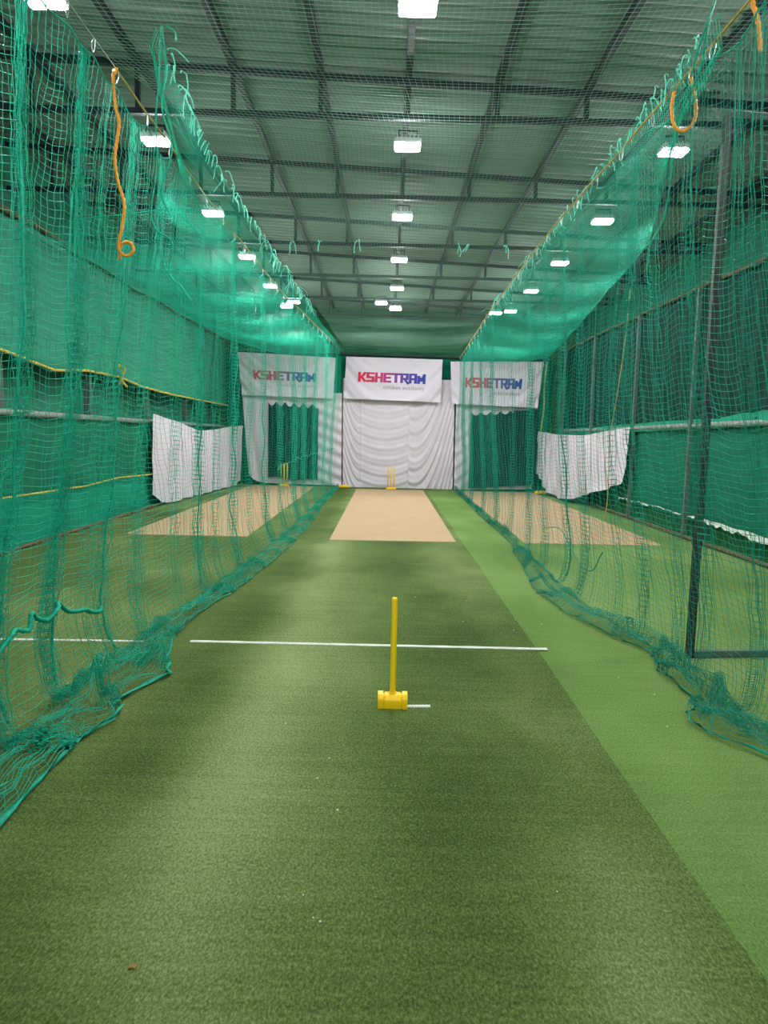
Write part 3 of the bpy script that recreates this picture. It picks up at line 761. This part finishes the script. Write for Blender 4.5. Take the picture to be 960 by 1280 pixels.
FZL = lut([(4.9, 4.42), (15, 4.4), (22.4, 4.26)]); FZR = lut([(4.6, 4.42), (15, 4.36), (22.3, 4.06)])
EL = lut([(5.0, -1.63), (6.2, -1.86), (7.6, -2.2), (9.2, -2.95), (9.9, -4.3), (10.7, -5.05), (22.4, -5.0)])
ER = lut([(4.7, 2.04), (5.6, 2.16), (7.1, 2.62), (9.3, 3.3), (20, 4.72), (22.3, 5.0)])
tl = [(float(FL(y)), y, float(FZL(y))) for y in 5.2 + np.cumsum(np.linspace(.16, .30, 46)) if y < 22]
tr = [(float(FR(y)), y, float(FZR(y))) for y in 4.9 + np.cumsum(np.linspace(.16, .31, 46)) if y < 22]
kn = [(x, 9.85, 4.32 - .03 * abs(x)) for x in (-1.35, -.42, .92, 1.52, -.95, 1.05)]
overhead('overhead_net', 'pale mesh net stretched flat over the centre lane below the roof', lut([(2, -2.3), (5, -2.2), (6.5, -1.75), (22.4, -1.38)]), lut([(2, 2.4), (22.3, 2.26)]), 2.6, 22.2, zsag, .046, lambda q: np.interp(q[..., 1], [3, 9, 22], [.0013, .0010, .0005]), M_NETTOP, 160, kn)
overhead('overhead_net', 'teal net panel slung over the left lane with a ragged tied inner edge', FL, EL, 5.0, 22.3, lambda x, y, q: (FZL(y) - .02) * (1 - q) + np.interp(y, [6, 10], [4.3, 4.52]) * q - .26 * np.sin(PI * q), .04, lambda q: np.interp(q[..., 1], [5, 9, 22], [.0024, .0018, .0013]), M_NET, 170, tl, True)
overhead('overhead_net', 'teal net panel slung over the right lane with a ragged tied inner edge', FR, ER, 4.7, 22.2, lambda x, y, q: (FZR(y) - .02) * (1 - q) + 4.2 * q - .22 * np.sin(PI * q), .04, lambda q: np.interp(q[..., 1], [5, 9, 22], [.0026, .0022, .0016]), M_NET, 180, tr, True)

# suspension ropes and loose ends
def susp(RX, RZ, y0, y1, amp, seed):
    y = np.linspace(y0, y1, 260); n = Noise(seed, 6, 3)
    return np.stack([RX(y) + amp * n(y), y, RZ(y) + amp * n(y + 40) + .004], 1)
tag(tube('suspension_rope', susp(RX_L, RZ_L, 5.4, 22.4, .006, 201), .0085, M_ROPEY, raw=True), 'tan rope from which the left side net hangs', 'rope')
tag(tube('suspension_wire', susp(RX_L, RZ_L, 2.2, 5.46, .001, 203), .003, M_STEEL, raw=True), 'thin steel wire carrying the near end of the left side net', 'wire')
tag(tube('suspension_rope', susp(RX_R, RZ_R, 3.2, 22.3, .006, 205), .0105, M_ROPEY, raw=True), 'tan rope from which the right side net hangs', 'rope')
a = np.array([-1.99, 5.30, 4.30])
drop = [(-.01, .1, .02), (-.012, .05, -.02), (.012, .02, -.035), (0, 0, -.09), (.012, 0, -.27), (.036, 0, -.39), (.02, 0, -.5), (0, 0, -.64), (.02, 0, -.8), (.06, 0, -.94), (.045, 0, -1.09), (.018, 0, -1.2)]
drop += [(.066 - .05 * math.cos(t), .004 * t, -1.255 - .05 * math.sin(t)) for t in np.linspace(.1, 2 * PI - .2, 9)] + [(.012, .03, -1.26), (.008, .03, -1.33)]
tag(tube('dangling_rope', [a + np.array(p) for p in drop], .0115, M_ORANGE, sides=8, twist=45, lobes=3), 'orange rope dangling from the left suspension rope with a looped lower end', 'rope')
b = np.array([2.06, 5.2, 4.31])
loop = [(0, 0, .0), (.01, 0, -.1), (.045, 0, -.22), (.05, 0, -.33), (.01, 0, -.4), (-.05, 0, -.42), (-.1, 0, -.37), (-.115, .01, -.25), (-.1, .02, -.15)]
tag(tube('rope_loop', [b + np.array(p) for p in loop], .0115, M_ORANGE, sides=8, twist=45, lobes=3), 'slack loop of orange rope hanging from the right suspension rope', 'rope')
tag(tube('dangling_rope', [(2.09, 4.45, 4.34), (2.1, 4.44, 4.28), (2.125, 4.43, 4.2), (2.14, 4.42, 4.1), (2.15, 4.42, 4.02)], .013, M_ORANGE, sides=8, twist=45, lobes=3), 'short orange rope end hanging at the top right corner of the photo', 'rope')
tag(tube('hanging_cord', [(4.05, 12.2, 4.25), (4.02, 12.22, 3.4), (3.95, 12.25, 2.5), (3.88, 12.3, 1.7), (3.9, 12.3, .9), (3.88, 12.3, .3)], .008, M_ROPEY), 'thin yellow green cord hanging in the right lane before the wall', 'cord')
tag(tube('hanging_cord', [tuple(bk(4.75, 3.95, .5)), tuple(bk(4.70, 3.2, .5)), tuple(bk(4.72, 2.6, .5)), tuple(bk(4.66, 1.9, .5))], .018, M_YROPE), 'thin yellow cord hanging beside the right lettered banner', 'cord')
# gathered corner cords of the overhead nets
tag(multi_tube('corner_cord', [smooth_path(p, 8) for p in (
    [(-1.58, 5.1, 4.46), (-1.6, 5.12, 4.3), (-1.62, 5.15, 4.1), (-1.66, 5.2, 3.9), (-1.68, 5.3, 3.6)], [(-1.58, 5.1, 4.46), (-1.56, 5.12, 4.2), (-1.6, 5.15, 3.95), (-1.55, 5.2, 3.7), (-1.66, 5.3, 3.45), (-1.62, 5.4, 3.3)],
    [(-1.55, 5.08, 4.45), (-1.49, 5.1, 4.42), (-1.48, 5.1, 4.36)], [(-1.68, 5.3, 3.6), (-1.75, 5.35, 3.35), (-1.72, 5.35, 3.2), (-1.6, 5.35, 3.1), (-1.64, 5.4, 2.9), (-1.55, 5.4, 2.8), (-1.48, 5.4, 2.7)])], .006, M_NETROPE), 'tangled teal cords hanging from the near corner of the left overhead net', 'cord')
tag(multi_tube('corner_cord', [smooth_path(p, 8) for p in (
    [(2.0, 4.72, 4.5), (1.99, 4.8, 4.4), (2.0, 4.95, 4.3), (2.02, 5.1, 4.2)], [(2.0, 4.72, 4.5), (2.01, 4.85, 4.38), (2.04, 5.0, 4.2), (2.0, 5.2, 4.0), (2.03, 5.3, 3.85)],
    [(2.06, 5.45, 4.2), (2.12, 5.6, 3.8), (2.16, 5.8, 3.5), (2.1, 5.9, 3.3), (2.12, 6.0, 3.1), (2.2, 6.1, 2.95)])], .0065, M_NETROPE), 'teal cords hanging from the near corner of the right overhead net', 'cord')

# black gate frame behind the right net
g = empty('gate_frame', 'tall black steel gate frame standing behind the right side net', 'frame', (2.62, 5.55, 0))
gx = 2.62 - 2.62
bar_between('upright', (0 - .14, -.03, 0), (-.14, -.03, 4.15), .055, M_BLACK, g)
bar_between('upright', (1.5, .15, 0), (1.5, .15, 4.15), .055, M_BLACK, g)
bar_between('bottom_bar', (-.17, -.03, .03), (1.53, .15, .03), .055, M_POSTL, g)
bar_between('top_bar', (-.17, -.03, 4.14), (1.53, .15, 4.14), .055, M_POST, g)
for xx_, zz_ in ((-.14, 1.0), (-.14, 3.2)):
    bm = bmesh.new(); rev_profile(bm, [(.016, zz_ - .05), (.02, zz_ - .04), (.02, zz_ + .04), (.016, zz_ + .05)], 10, (xx_ + .04, -.03)); from_bm('hinge', bm, M_BLACK, g)

# small debris on the turf
bm = bmesh.new()
for i, (x, y) in enumerate(((0, 0), (.012, .004))):
    bm_box(bm, (x, y, .006), (.022, .009, .006), .002, Matrix.Rotation(.4 + i, 3, 'Z'))
sc = from_bm('debris', bm, M_SCRAP); sc.location = (-.79, 2.10, .008); tag(sc, 'small dry brown scrap lying on the turf near the bottom left', 'scrap')
bm = bmesh.new()
for i in range(18):
    x, y = random.uniform(-1.4, 1.9), random.uniform(2.2, 7.5)
    bm_box(bm, (x, y, .011 if x < 1.27 else .004), (random.uniform(.004, .009), random.uniform(.003, .006), .003), 0, Matrix.Rotation(random.random() * 3, 3, 'Z'))
tag(from_bm('turf_specks', bm, M_WPLAS), 'scattered pale specks of litter on the turf', 'litter', kind='stuff')

# ------------------------------------------------------------------ light and view
w = bpy.data.worlds.new('world'); SC.world = w; w.use_nodes = True
w.node_tree.nodes['Background'].inputs[0].default_value = (.86, .95, .92, 1); w.node_tree.nodes['Background'].inputs[1].default_value = 1.7
SC.view_settings.view_transform = 'Standard'
SC.view_settings.exposure = 0
SC.cycles.max_bounces = 8; SC.cycles.diffuse_bounces = 4; SC.cycles.sample_clamp_indirect = 6
